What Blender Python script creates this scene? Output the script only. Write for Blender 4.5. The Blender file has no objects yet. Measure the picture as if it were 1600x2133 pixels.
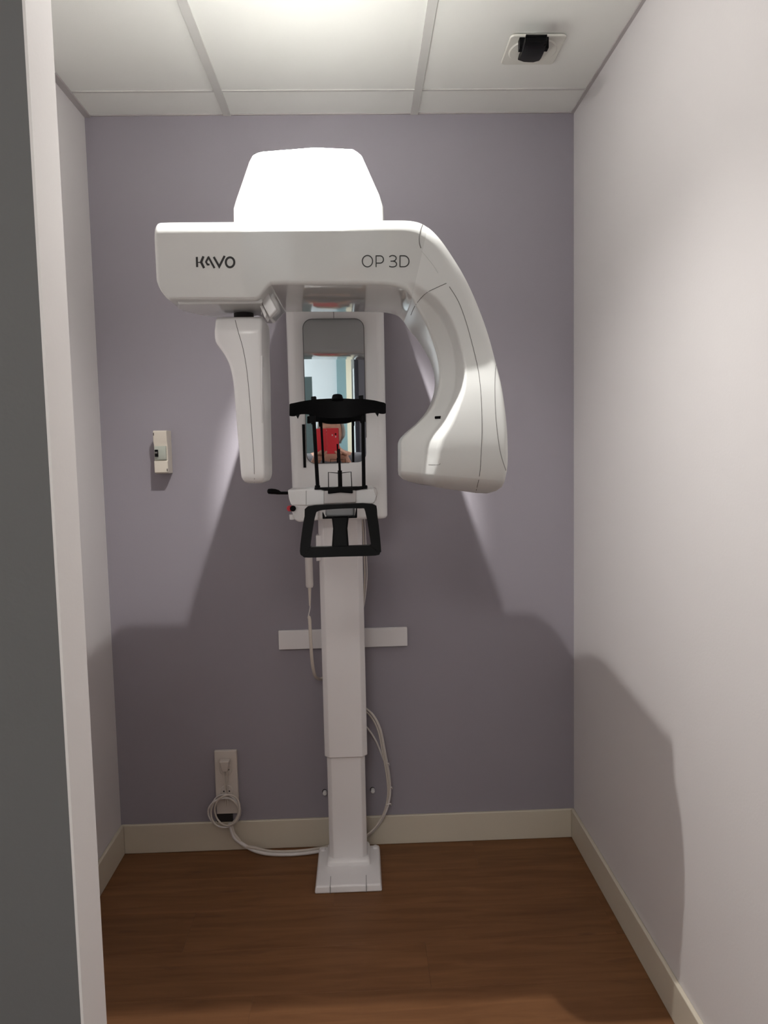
import bpy, bmesh, math, random
from mathutils import Vector, Matrix
from mathutils.bvhtree import BVHTree
random.seed(7)
S = bpy.context.scene
COL = S.collection
# ------------------------------------------------------------------ camera
CAM = Vector((-0.0369, -2.4945, 1.363))
YAW, PIT, ROL, FPX = 0.0318, -0.0818, -0.0211, 1549.83
_f = Vector((math.sin(YAW)*math.cos(PIT), math.cos(YAW)*math.cos(PIT), math.sin(PIT)))
_r0 = Vector((math.cos(YAW), -math.sin(YAW), 0)); _u0 = _r0.cross(_f)
_r = _r0*math.cos(ROL) + _u0*math.sin(ROL); _u = -_r0*math.sin(ROL) + _u0*math.cos(ROL)
cd = bpy.data.cameras.new('camera'); cam = bpy.data.objects.new('camera', cd); COL.objects.link(cam)
cam.matrix_world = Matrix(((_r.x, _u.x, -_f.x, CAM.x), (_r.y, _u.y, -_f.y, CAM.y), (_r.z, _u.z, -_f.z, CAM.z), (0, 0, 0, 1)))
cd.sensor_fit = 'VERTICAL'; cd.sensor_height = 24.0; cd.lens = 24.0*FPX/2133.0
cd.clip_start = 0.01; cd.clip_end = 50
S.camera = cam
# ------------------------------------------------------------------ world, lamps, exposure
w = bpy.data.worlds.new('world'); S.world = w; w.use_nodes = True
w.node_tree.nodes['Background'].inputs[0].default_value = (0.75, 0.85, 1, 1)
w.node_tree.nodes['Background'].inputs[1].default_value = 0.02
S.view_settings.view_transform = 'Standard'; S.view_settings.look = 'None'
S.view_settings.gamma = 1; S.view_settings.use_curve_mapping = False
S.view_settings.exposure = 0.0
LAMP = Vector((-0.155, -1.108, 2.40))
def add_light(name, typ, loc, energy, color, **kw):
    l = bpy.data.lights.new(name, typ); l.energy = energy; l.color = color
    for k, v in kw.items(): setattr(l, k, v)
    o = bpy.data.objects.new(name, l); COL.objects.link(o); o.location = loc
    return o
add_light('alcove_spot_lamp', 'SPOT', LAMP, 78, (1.0, 0.985, 0.95), spot_size=math.radians(126), spot_blend=1.0, shadow_soft_size=0.007).rotation_euler = Vector((.0, .08, -1)).to_track_quat('-Z', 'Y').to_euler()
bounce_fill = add_light('ceiling_bounce_fill', 'SPOT', LAMP, 560, (1.0, 0.995, 0.955), spot_size=math.radians(34), spot_blend=1.0, shadow_soft_size=0.007)  # added spot on the overhead shelf; its bounce brightens the ceiling
bounce_fill.rotation_euler = Vector((0.022, 0.36, -0.36)).to_track_quat('-Z', 'Y').to_euler()
add_light('alcove_point_fill', 'POINT', LAMP-Vector((0, 0, .03)), 7.5, (1.0, 0.975, 0.945), shadow_soft_size=0.007)  # added point fill beside the lamp, lifts ceiling and walls
add_light('corridor_fill_near', 'AREA', (-0.35, -3.25, 2.425), 20, (1.0, 0.94, 0.86), shape='RECTANGLE', size=0.56, size_y=0.56)  # unseen fill added behind the camera to lift the alcove
dayl = add_light('corridor_window_light', 'AREA', (-1.44, -7.3, 1.55), 19, (0.92, 0.97, 1.0), shape='RECTANGLE', size=1.0, size_y=1.1)
dayl.rotation_euler = (math.radians(90), 0, math.radians(-90))

# ------------------------------------------------------------------ helpers
def ray(px, py): return _f + _r*((px-800)/FPX) + _u*((1066.5-py)/FPX)
def P(px, py, Y):                       # photograph point -> world point on the plane y = Y
    d = ray(px, py); return CAM + d*((Y-CAM.y)/d.y)
def PZ(px, py, Z):
    d = ray(px, py); return CAM + d*((Z-CAM.z)/d.z)
def lerp(a, b, t): return a+(b-a)*t
def smooth01(t): t = max(0, min(1, t)); return t*t*(3-2*t)
def table(tab, v):
    if v <= tab[0][0]: return tab[0][1]
    for (a, x), (b, y) in zip(tab, tab[1:]):
        if v <= b: return x+(y-x)*(v-a)/(b-a)
    return tab[-1][1]
def crom(pts, n):                       # Catmull-Rom through tuples of floats
    out = []; N = len(pts)
    for i in range(N-1):
        p0, p1, p2, p3 = pts[max(i-1, 0)], pts[i], pts[i+1], pts[min(i+2, N-1)]
        for k in range(n):
            t = k/n
            out.append(tuple(.5*(2*b+(c-a)*t+(2*a-5*b+4*c-d)*t*t+(3*b-a-3*c+d)*t**3) for a, b, c, d in zip(p0, p1, p2, p3)))
    out.append(tuple(pts[-1])); return out

def mat(name, color, rough=.5, metal=0, spec=.5, noise=None, bump=None, coat=0, emit=None):
    m = bpy.data.materials.new(name); m.use_nodes = True; nt = m.node_tree; b = nt.nodes['Principled BSDF']
    b.inputs['Base Color'].default_value = (*color, 1); b.inputs['Roughness'].default_value = rough
    b.inputs['Metallic'].default_value = metal; b.inputs['Specular IOR Level'].default_value = spec
    b.inputs['Coat Weight'].default_value = coat; b.inputs['Coat Roughness'].default_value = .08
    if emit: b.inputs['Emission Color'].default_value = (*emit[0], 1); b.inputs['Emission Strength'].default_value = emit[1]
    if noise or bump:
        tc = nt.nodes.new('ShaderNodeTexCoord')
    if noise:                           # (scale, strength) faint paint mottling
        n = nt.nodes.new('ShaderNodeTexNoise'); n.inputs['Scale'].default_value = noise[0]; n.inputs['Detail'].default_value = 4
        nt.links.new(tc.outputs['Object'], n.inputs['Vector'])
        mx = nt.nodes.new('ShaderNodeMix'); mx.data_type = 'RGBA'
        mx.inputs['A'].default_value = (*[c*(1-noise[1]) for c in color], 1); mx.inputs['B'].default_value = (*[min(1, c*(1+noise[1])) for c in color], 1)
        nt.links.new(n.outputs['Fac'], mx.inputs['Factor']); nt.links.new(mx.outputs['Result'], b.inputs['Base Color'])
    if bump:
        n2 = nt.nodes.new('ShaderNodeTexNoise'); n2.inputs['Scale'].default_value = bump[0]; n2.inputs['Detail'].default_value = 3
        nt.links.new(tc.outputs['Object'], n2.inputs['Vector'])
        bp = nt.nodes.new('ShaderNodeBump'); bp.inputs['Strength'].default_value = bump[1]; bp.inputs['Distance'].default_value = .002
        nt.links.new(n2.outputs['Fac'], bp.inputs['Height']); nt.links.new(bp.outputs['Normal'], b.inputs['Normal'])
    return m
M = {}
M['back_paint'] = mat('mauve_wall_paint', (.297, .273, .308), .75, noise=(3, .03), bump=(160, .10))
M['side_paint'] = mat('pale_lilac_wall_paint', (.69, .66, .66), .75, noise=(3, .02), bump=(160, .10))
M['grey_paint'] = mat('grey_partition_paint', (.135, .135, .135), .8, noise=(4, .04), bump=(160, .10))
M['jamb'] = mat('white_jamb_paint', (.74, .71, .70), .6, bump=(160, .06))
M['white_wall'] = mat('white_corridor_paint', (.72, .76, .78), .8, noise=(3, .02))
M['base'] = mat('cream_skirting_paint', (.60, .54, .44), .45, noise=(8, .03))
M['tile'] = mat('ceiling_tile_white', (.90, .905, .87), .9, bump=(500, .12), noise=(6, .015))
M['plate'] = mat('ivory_fitting_plate', (.76, .75, .69), .5)
M['tbar'] = mat('ceiling_bar_enamel', (.62, .61, .59), .5)
M['angle'] = mat('ceiling_edge_angle', (.46, .43, .43), .5)
M['plastic'] = mat('white_gloss_plastic', (.60, .605, .59), .05, noise=(6, .008))
M['armplastic'] = mat('white_arm_plastic', (.64, .645, .63), .28, noise=(6, .008))
M['shelf'] = mat('bright_white_shell', (.84, .84, .82), .2, noise=(6, .008))
M['panel'] = mat('white_satin_plastic', (.75, .745, .745), .25, noise=(6, .008))
M['metalwhite'] = mat('white_powder_coat', (.80, .775, .78), .35, noise=(6, .01))
M['black'] = mat('black_matt_plastic', (.002, .002, .0025), .5, spec=.10)
M['seam'] = mat('dark_joint', (.15, .145, .14), .7)
M['ink'] = mat('black_print', (.012, .012, .012), .5)
M['mirror'] = mat('silvered_mirror', (.86, .88, .88), .012, metal=1)
M['rim'] = mat('mirror_rim', (.12, .12, .12), .4)
M['red'] = mat('red_plastic', (.55, .015, .03), .35)
M['redcase'] = mat('red_leather_case', (.62, .012, .025), .5, bump=(300, .2))
M['cable'] = mat('cream_cable', (.60, .54, .48), .5)
M['whitecable'] = mat('white_cable', (.66, .62, .60), .45)
M['socket'] = mat('white_socket_plastic', (.62, .56, .51), .35)
M['dark'] = mat('dark_recess', (.02, .017, .017), .8)
M['breaker'] = mat('ivory_breaker_plastic', (.66, .60, .52), .4)
M['smoke'] = mat('smoked_grey_cover', (.40, .42, .37), .2)
M['chin'] = mat('grey_clear_plastic', (.52, .49, .48), .2)
M['teal'] = mat('teal_laminate', (.27, .40, .42), .5)
M['cream'] = mat('cream_door_trim', (.95, .84, .64), .5)
M['slate'] = mat('slate_grey_door', (.13, .13, .16), .5)
M['navy'] = mat('dark_navy_edge', (.012, .014, .03), .5)
M['maroon'] = mat('maroon_panel', (.30, .05, .055), .6)
M['steel'] = mat('zinc_screw', (.75, .73, .72), .35, metal=.6)
M['skin'] = mat('skin', (.55, .30, .22), .5, noise=(30, .06))
M['hair'] = mat('grey_hair', (.38, .38, .36), .6, bump=(200, .8))
M['sweater'] = mat('grey_knit', (.16, .17, .2), .9, bump=(250, .6))
M['trouser'] = mat('dark_trouser_cloth', (.03, .03, .04), .9)
M['glow'] = mat('lamp_lens', (.9, .9, .9), .4, emit=((1, .96, .92), 6))
M['panelglow'] = mat('pane_and_fill_glow', (.9, .9, .9), .5, emit=((.9, .96, 1), 5))
# vinyl wood planks
m = bpy.data.materials.new('brown_oak_vinyl'); m.use_nodes = True; nt = m.node_tree; b = nt.nodes['Principled BSDF']
L_ = nt.links.new
tc = nt.nodes.new('ShaderNodeTexCoord'); oi = nt.nodes.new('ShaderNodeObjectInfo')
ad = nt.nodes.new('ShaderNodeVectorMath'); ad.operation = 'ADD'
sc = nt.nodes.new('ShaderNodeVectorMath'); sc.operation = 'SCALE'; sc.inputs['Scale'].default_value = 37
cx = nt.nodes.new('ShaderNodeCombineXYZ'); L_(oi.outputs['Random'], cx.inputs[0]); L_(oi.outputs['Random'], cx.inputs[1]); L_(cx.outputs[0], sc.inputs[0])
L_(tc.outputs['Object'], ad.inputs[0]); L_(sc.outputs[0], ad.inputs[1])
mp = nt.nodes.new('ShaderNodeMapping'); mp.inputs['Scale'].default_value = (2.2, 22, 22); L_(ad.outputs[0], mp.inputs[0])
n1 = nt.nodes.new('ShaderNodeTexNoise'); n1.inputs['Scale'].default_value = 1.6; n1.inputs['Detail'].default_value = 7; n1.inputs['Distortion'].default_value = .8; L_(mp.outputs[0], n1.inputs['Vector'])
mp2 = nt.nodes.new('ShaderNodeMapping'); mp2.inputs['Scale'].default_value = (3.0, 11, 11); L_(ad.outputs[0], mp2.inputs[0])
n2 = nt.nodes.new('ShaderNodeTexNoise'); n2.inputs['Scale'].default_value = 1.9; n2.inputs['Detail'].default_value = 2; L_(mp2.outputs[0], n2.inputs['Vector'])
cr = nt.nodes.new('ShaderNodeValToRGB'); cr.color_ramp.elements[0].position = .30; cr.color_ramp.elements[0].color = (.135, .057, .021, 1)
cr.color_ramp.elements[1].position = .72; cr.color_ramp.elements[1].color = (.20, .090, .036, 1); L_(n1.outputs['Fac'], cr.inputs[0])
kr = nt.nodes.new('ShaderNodeValToRGB'); kr.color_ramp.elements[0].position = .66; kr.color_ramp.elements[0].color = (0, 0, 0, 1)
kr.color_ramp.elements[1].position = .80; kr.color_ramp.elements[1].color = (1, 1, 1, 1); L_(n2.outputs['Fac'], kr.inputs[0])
mk = nt.nodes.new('ShaderNodeMix'); mk.data_type = 'RGBA'; mk.inputs['B'].default_value = (.085, .035, .018, 1)
kf = nt.nodes.new('ShaderNodeMath'); kf.operation = 'MULTIPLY'; kf.inputs[1].default_value = .7
L_(kr.outputs[0], kf.inputs[0]); L_(kf.outputs[0], mk.inputs['Factor']); L_(cr.outputs[0], mk.inputs['A'])
hv = nt.nodes.new('ShaderNodeHueSaturation'); mr = nt.nodes.new('ShaderNodeMapRange'); mr.inputs['To Min'].default_value = .94; mr.inputs['To Max'].default_value = 1.07
L_(oi.outputs['Random'], mr.inputs['Value']); L_(mr.outputs[0], hv.inputs['Value']); L_(mk.outputs['Result'], hv.inputs['Color'])
L_(hv.outputs[0], b.inputs['Base Color']); b.inputs['Roughness'].default_value = .5; b.inputs['Specular IOR Level'].default_value = .3
bp = nt.nodes.new('ShaderNodeBump'); bp.inputs['Strength'].default_value = .12; bp.inputs['Distance'].default_value = .001
L_(n1.outputs['Fac'], bp.inputs['Height']); L_(bp.outputs[0], b.inputs['Normal'])
M['wood'] = m

def tag(o, label=None, cat=None, group=None, kind=None):
    if label: o['label'] = label
    if cat: o['category'] = cat
    if group: o['group'] = group
    if kind: o['kind'] = kind
    return o
def thing(name, loc, label, cat, group=None):
    o = bpy.data.objects.new(name, None); o.empty_display_size = .05; COL.objects.link(o); o.location = loc
    return tag(o, label, cat, group)
def origin(o):
    v = Vector((0, 0, 0))
    while o: v = v + o.location; o = o.parent
    return v
def link(name, bm, material, parent=None, smooth=True, bevel=0, seg=3, sharp=35, recalc=True):
    if recalc: bmesh.ops.recalc_face_normals(bm, faces=bm.faces[:])
    if parent: bmesh.ops.translate(bm, verts=bm.verts[:], vec=-origin(parent))
    me = bpy.data.meshes.new(name); bm.to_mesh(me); bm.free()
    o = bpy.data.objects.new(name, me); COL.objects.link(o); me.materials.append(material)
    if parent: o.parent = parent
    if smooth:
        for p in me.polygons: p.use_smooth = True
    if bevel:
        md = o.modifiers.new('bevel', 'BEVEL'); md.width = bevel; md.segments = seg; md.limit_method = 'ANGLE'; md.angle_limit = math.radians(30)
        md.harden_normals = False
        wn = o.modifiers.new('normals', 'WEIGHTED_NORMAL'); wn.keep_sharp = True
    elif smooth:
        me.set_sharp_from_angle(angle=math.radians(sharp))
    return o
def add_box(bm, x0, x1, y0, y1, z0, z1):
    vs = [bm.verts.new((x, y, z)) for x in (x0, x1) for y in (y0, y1) for z in (z0, z1)]
    for f in ((0, 1, 3, 2), (4, 6, 7, 5), (0, 4, 5, 1), (2, 3, 7, 6), (0, 2, 6, 4), (1, 5, 7, 3)): bm.faces.new([vs[i] for i in f])
    return vs
def box(name, x0, x1, y0, y1, z0, z1, m, parent=None, bevel=0, seg=2):
    bm = bmesh.new(); add_box(bm, x0, x1, y0, y1, z0, z1)
    return link(name, bm, m, parent, smooth=bool(bevel), bevel=bevel, seg=seg)
def add_prism(bm, front, back):         # two loops of equal length
    a = [bm.verts.new(v) for v in front]; c = [bm.verts.new(v) for v in back]; n = len(a)
    bm.faces.new(a); bm.faces.new(c[::-1])
    for i in range(n): bm.faces.new((a[i], c[i], c[(i+1) % n], a[(i+1) % n]))
def prism(name, pts, Yf, Yb, m, parent=None, bevel=0, seg=3, dx=0, lean=0, back_scale=1):
    """outline given in photo points on the plane y=Yf, pushed straight back to y=Yb"""
    f = [P(x, y, Yf) for x, y in pts]; zt = max(v.z for v in f)
    f = [Vector((v.x, v.y+lean*(zt-v.z), v.z)) for v in f]
    c = sum((v for v in f), Vector())/len(f)
    bk = [Vector((c.x+(v.x-c.x)*back_scale+dx, Yb, c.z+(v.z-c.z)*back_scale)) for v in f]
    bm = bmesh.new(); add_prism(bm, f, bk)
    return link(name, bm, m, parent, bevel=bevel, seg=seg)
def loft(name, loops, m, parent=None, cap=True, sharp=50, closed=True):
    bm = bmesh.new(); V = [[bm.verts.new(v) for v in l] for l in loops]; n = len(loops[0])
    for a, c in zip(V, V[1:]):
        for i in range(n if closed else n-1): bm.faces.new((a[i], a[(i+1) % n], c[(i+1) % n], c[i]))
    if cap: bm.faces.new(V[0][::-1]); bm.faces.new(V[-1])
    return link(name, bm, m, parent, sharp=sharp)
def add_tube(bm, pts, r, n=8, ends=True):
    pts = [Vector(p) for p in pts]; rr = r if isinstance(r, (list, tuple)) else [r]*len(pts)
    prev = None; rings = []
    for i, p in enumerate(pts):
        t = (pts[min(i+1, len(pts)-1)]-pts[max(i-1, 0)]).normalized()
        if prev is None:
            a = Vector((0, 0, 1)) if abs(t.z) < .9 else Vector((1, 0, 0)); u = t.cross(a).normalized()
        else: u = (prev-t*prev.dot(t)).normalized()
        prev = u; v = t.cross(u)
        rings.append([bm.verts.new(p+(u*math.cos(2*math.pi*k/n)+v*math.sin(2*math.pi*k/n))*rr[i]) for k in range(n)])
    for a, c in zip(rings, rings[1:]):
        for k in range(n): bm.faces.new((a[k], a[(k+1) % n], c[(k+1) % n], c[k]))
    if ends: bm.faces.new(rings[0][::-1]); bm.faces.new(rings[-1])
def tube(name, pts, r, m, parent=None, n=10, sm=0):
    if sm: pts = crom([tuple(p) for p in pts], sm)
    bm = bmesh.new(); add_tube(bm, pts, r, n); return link(name, bm, m, parent)
def cyl(name, c, axis, r0, r1, h, m, parent=None, n=28, bevel=0):
    bm = bmesh.new(); ax = Vector(axis).normalized(); add_tube(bm, [Vector(c), Vector(c)+ax*h], [r0, r1], n)
    return link(name, bm, m, parent, bevel=bevel, seg=2)

# ------------------------------------------------------------------ room shell
XL, XR, H, YF = -0.8855, 0.6872, 2.446, -1.7145     # alcove walls, ceiling, front of the partition
XJ = -0.354                                         # jamb face of the partition
YB, XW = -8.1, -1.5                                 # far end and left wall of the corridor
def struct(o): o['kind'] = 'structure'; return o
struct(box('wall_back', XL-.1, XR+.1, 0, .1, -.05, H+.12, M['back_paint']))
struct(box('wall_left', XL-.1, XL, YF+.067, 0, -.05, H+.12, M['side_paint']))
struct(box('wall_right', XR, XR+.1, YB, 0, -.05, H+.12, M['side_paint']))
# partition beside the doorway: grey face to the corridor, pale jamb round its end
part_ = struct(box('wall_front_left', XW-.1, XJ-.003, YF, YF+.067, -.05, H+.12, M['grey_paint']))
struct(box('trim_1', XJ-.003, XJ, YF, YF+.067, 0, H, M['jamb']))
struct(box('trim_2', XL, XJ-.003, YF+.067, YF+.070, 0, H, M['side_paint']))
struct(box('wall_corridor_left', XW-.1, XW, YB, YF, -.05, H+.12, M['white_wall']))
struct(box('wall_corridor_end', XW-.1, XR+.1, YB-.1, YB, -.05, H+.12, M['white_wall']))
# skirting
bh, bt = .102, .012
def skirting(name, pts):                # pts: plan polygon
    bm = bmesh.new(); add_prism(bm, [Vector((x, y, bh)) for x, y in pts], [Vector((x, y, 0)) for x, y in pts])
    return struct(link(name, bm, M['base'], None, bevel=.003, seg=2))
skirting('baseboard_back', [(XL, 0), (XR, 0), (XR-bt, -bt), (XL+bt, -bt)])
skirting('baseboard_left', [(XL, 0), (XL+bt, -bt-.0005), (XL+bt, YF+.072), (XL, YF+.072)])
skirting('baseboard_right', [(XR, 0), (XR-bt, -bt-.0005), (XR-bt, YB), (XR, YB)])
# floor: slab and vinyl planks
floor = struct(box('floor', XW-.1, XR+.1, YB-.1, .1, -.06, -.004, M['wood']))
PW, PL_ = .178, 1.21
def plank(x0, x1, y0, y1):
    bm = bmesh.new(); g = .0001; c = .0003
    lo = [Vector((x, y, -.004)) for x, y in ((x0+g, y0+g), (x1-g, y0+g), (x1-g, y1-g), (x0+g, y1-g))]
    mi = [v+Vector((0, 0, .004-c)) for v in lo]
    hi = [Vector((x, y, 0)) for x, y in ((x0+g+c, y0+g+c), (x1-g-c, y0+g+c), (x1-g-c, y1-g-c), (x0+g+c, y1-g-c))]
    V = [[bm.verts.new(v) for v in l] for l in (lo, mi, hi)]
    for a, d in zip(V, V[1:]):
        for i in range(4): bm.faces.new((a[i], a[(i+1) % 4], d[(i+1) % 4], d[i]))
    bm.faces.new(V[2])
    link('plank', bm, M['wood'], floor, smooth=False)
offs = [.0, .47, .88, .21, .66, 1.02, .35, .79, .1, .55]
y = 0.0; r = 0
while y > -3.0:
    y0 = max(y-PW, -3.0); xl = XL if y0 > YF+.07 else (XW if y < YF else XL)
    x = xl-offs[r % 10]
    while x < XR:
        a, c = max(x, xl), min(x+PL_, XR)
        if c-a > .01:
            if y0 < YF+.07 and y > YF and a < XJ: a = XJ      # under the partition
            if c-a > .01: plank(a, c, y0, y)
        x += PL_
    y -= PW; r += 1
struct(floor)
rear = box('floor_corridor', XW, XR, YB, -3.0, -.004, 0, M['wood']); struct(rear)
# suspended ceiling
ceil = struct(box('ceiling', XW-.1, XR+.1, YB-.1, .1, H+.015, H+.12, M['tile']))
TX = [XL, -.433, .167, XR]; TY = [0, -.159, -.759, -1.359, -1.959, -2.559, -3.159]
def ctile(x0, x1, y0, y1):
    g = .004
    bm = bmesh.new(); add_box(bm, x0+g, x1-g, y0+g, y1-g, H+.001, H+.014)
    link('ceiling_tile', bm, M['tile'], ceil, smooth=False)
TXX = [XW, -1.033, -.433, .167, XR]
for j in range(len(TY)-1):
    y1, y0 = TY[j], TY[j+1]
    for x0, x1 in zip(TXX, TXX[1:]):
        if y1 > YF:
            x0 = max(x0, XL)
            if x1 <= XL: continue
        ctile(x0, x1, y0, y1)
def tbar(x0, x1, y0, y1, name='ceiling_bar', m=M['tbar'], z=.004):
    bm = bmesh.new(); add_box(bm, x0, x1, y0, y1, H-z, H+.008); link(name, bm, m, ceil, smooth=False)
for x in (-.433, .167): tbar(x-.012, x+.012, -3.159, -.002)
for yy in TY[1:]:
    for x0, x1 in ((XL if yy > YF else XW, -.445), (-.421, .155), (.179, XR)): tbar(x0, x1, yy-.0045, yy+.0045, m=M['tbar'], z=.0015)
tbar(XL, XL+.02, YF+.07, -.001, 'edge_angle', M['angle'], .005)
tbar(XR-.010, XR, -3.1, -.001, 'edge_angle', M['angle'], .003)
tbar(XL, XR, -.006, 0, 'edge_angle', M['angle'], .002)
box('ceiling_corridor', XW, XR, YB, -3.159, H+.001, H+.015, M['tile'])['kind'] = 'structure'

# ------------------------------------------------------------------ the x-ray machine
XM = -.103
mach = thing('dental_x_ray_machine', (XM, -.17, 0), 'large white floor standing dental panoramic x-ray machine with curved rotating arm', 'x-ray machine')
# base
bm = bmesh.new()
fr = [(-.207, -.290), (.004, -.290), (.004, -.050), (-.207, -.050)]
add_prism(bm, [Vector((x*1.0+(.004 if x < -.1 else -.004), yy+.004*(1 if yy < -.1 else -1), .024)) for x, yy in fr], [Vector((x, yy, 0)) for x, yy in fr])
base = link('base_plate', bm, M['metalwhite'], mach, bevel=.006, seg=3)
for x in (-.158, -.046):
    box('cover_joint', x-.0007, x+.0007, -.2908, -.235, .0, .0246, M['seam'], base)
# sloped cover round the foot of the column, bolt caps
bm = bmesh.new()
def rr(x0, x1, y0, y1, z, r, n=4):
    out = []
    for cx_, cy_, a0 in ((x1-r, y1-r, 0), (x0+r, y1-r, 90), (x0+r, y0+r, 180), (x1-r, y0+r, 270)):
        for k in range(n+1):
            a = math.radians(a0+90*k/n); out.append(Vector((cx_+r*math.cos(a), cy_+r*math.sin(a), z)))
    return out
loft('foot_cover', [rr(-.174, -.031, -.180, -.055, .020, .012), rr(-.1735, -.0315, -.179, -.056, .034, .012), rr(-.170, -.035, -.173, -.058, .040, .012), rr(-.166, -.039, -.166, -.06, .042, .01)], M['metalwhite'], mach)
for x, yy in ((-.19, -.075), (-.013, -.072)):
    cyl('bolt_cap', (x, yy, .022), (0, 0, 1), .011, .008, .008, M['metalwhite'], mach, 16, .002)
# columns
def column(name, x0, x1, y0, y1, z0, z1, ch, m):
    def lp(z, i=0): return [Vector(v) for v in ((x0+ch, y0+i, z), (x1-ch, y0+i, z), (x1-i, y0+ch, z), (x1-i, y1, z), (x0+i, y1, z), (x0+i, y0+ch, z))]
    bm = bmesh.new(); add_prism(bm, lp(z1), lp(z0)); return link(name, bm, m, mach, bevel=.003, seg=2)
column('lower_column', -.1645, -.041, -.163, -.065, .02, .60, .014, M['metalwhite'])
column('upper_column', -.171, -.033, -.172, -.058, .383, 1.22, .016, M['metalwhite'])
# lift carriage
YC = -.255
cz0, cz1, cxl, cxr = 1.158, 1.93, -.2455, .0475
bm = bmesh.new()
add_prism(bm, rr(cxl, cxr, YC, -.045, cz1, .026, 6), rr(cxl+.004, cxr-.002, YC, -.045, cz0, .026, 6))
carr = link('lift_carriage', bm, M['panel'], mach, bevel=.012, seg=4)
box('cover_joint', P(695, 650, YC).x-.0007, P(695, 650, YC).x+.0007, YC-.0009, YC+.01, 1.757, 1.93, M['seam'], carr)
# mirror, set a little off the wall's direction
nrm = ray(697, 906).normalized()
mc = P(698, 816, YC-.004)
mx_ = Vector((0, 0, 1)).cross(nrm).normalized()*-1; mz_ = nrm.cross(mx_).normalized()*-1
if mx_.x < 0: mx_ = -mx_
if mz_.z < 0: mz_ = -mz_
def rrect2(w2, h2, r, n=6):
    out = []
    for sx, sy, a0 in ((1, 1, 0), (-1, 1, 90), (-1, -1, 180), (1, -1, 270)):
        for k in range(n+1):
            a = math.radians(a0+90*k/n); out.append((sx*(w2-r)+r*math.cos(a), sy*(h2-r)+r*math.sin(a)))
    return out
def mpl(w2, h2, r, d): return [mc+mx_*a+mz_*c-nrm*d for a, c in rrect2(w2, h2, r)]
mw, mh = .0885, .2105
bm = bmesh.new(); add_prism(bm, mpl(mw+.0022, mh+.0022, .028, .002), mpl(mw+.0022, mh+.0022, .028, -.012)); mrim = link('mirror_rim', bm, M['rim'], mach)
bm = bmesh.new(); add_prism(bm, mpl(mw, mh, .026, .0035), mpl(mw, mh, .026, -.012)); tag(link('mirror', bm, M['mirror'], mach, smooth=False), 'tall round-cornered mirror on the carriage')
# black slot beside the mirror
a, c = P(632, 884, YC-.0015), P(635, 974, YC-.0015)
tube('level_slot', [a, c], .0042, M['black'], mach, 10)
# overhead shelf that carries the rotating arm
pts = [(484, 500), (484, 432), (490, 412), (517, 334), (524, 321), (535, 313), (655, 303.5), (733, 307), (746, 312), (754, 322), (790, 402), (798, 427), (799, 500)]
f = [P(x, yy, -.79) for x, yy in pts]
zb = 1.812
f[0].z = zb; f[-1].z = zb
bm = bmesh.new(); add_prism(bm, f, [Vector((v.x+.045, -.05, v.z)) for v in f])
link('overhead_shelf', bm, M['shelf'], mach, bevel=.014, seg=4)
cyl('rotation_neck', (-.14, -.86+.02, 1.765), (0, 0, 1), .12, .12, .05, M['panel'], mach, 40)

# ---- rotating C-arm: bar and curved arm lofted along the photo outline
LEAN = .2
Ftab = crom([(1.20, -.90), (1.25, -.915), (1.285, -.960), (1.315, -.984), (1.36, -.997), (1.42, -.998), (1.475, -.991), (1.525, -.978), (1.56, -.9745), (1.62, -.982), (1.695, -.999), (1.80, -1.02), (1.9, -1.04)], 8)
KEY = [ # A(x,y) lower/inner  B(x,y) upper/outer   crease  recess  back  r_inner r_outer
 (334, 606, 334, 463.5, .0, .0, -.695, .009, .024),
 (347, 621, 347, 462.8, .0, .0, -.695, .009, .024),
 (362, 623, 362, 462.6, .0, .0, -.695, .009, .024),
 (440, 623, 440, 462, .0, .0, -.695, .009, .024),
 (520, 623, 520, 461.5, .0, .0, -.695, .009, .024),
 (537, 620, 537, 461.3, .0, .0, -.695, .009, .024),
 (548, 608, 548, 461.2, .0, .0, -.695, .010, .024),
 (562, 594, 562, 461, .0, .0, -.695, .010, .024),
 (580, 592, 580, 461, .0, .0, -.695, .010, .024),
 (700, 592, 700, 460, .0, .0, -.695, .010, .024),
 (795, 593, 820, 458.5, .0, .0, -.695, .010, .024),
 (838, 600, 862, 460, .05, .0, -.695, .010, .025),
 (857, 614, 888, 470, .12, .004, -.695, .009, .026),
 (873, 638, 914, 494, .2, .012, -.695, .008, .022),
 (893, 666, 944, 534, .3, .02, -.715, .007, .022),
 (908, 697, 975, 583, .36, .026, -.74, .006, .022),
 (919, 727, 1001, 635, .38, .03, -.765, .006, .022),
 (925, 757, 1023, 692, .37, .034, -.785, .006, .020),
 (925, 787, 1037, 745, .36, .038, -.80, .006, .014),
 (919, 817, 1047, 795, .33, .04, -.80, .006, .012),
 (905, 847, 1053, 845, .28, .04, -.80, .006, .010),
 (881, 875, 1057, 890, .28, .04, -.80, .007, .009),
 (853, 900, 1059, 930, .28, .04, -.80, .008, .009),
 (840, 918, 1060, 955, .285, .04, -.80, .009, .009),
 (839, 945, 1060, 975, .28, .038, -.80, .010, .009),
 (839, 985, 1058, 1004, .26, .034, -.80, .012, .010),
]
secs = crom(KEY, 8)
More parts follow.
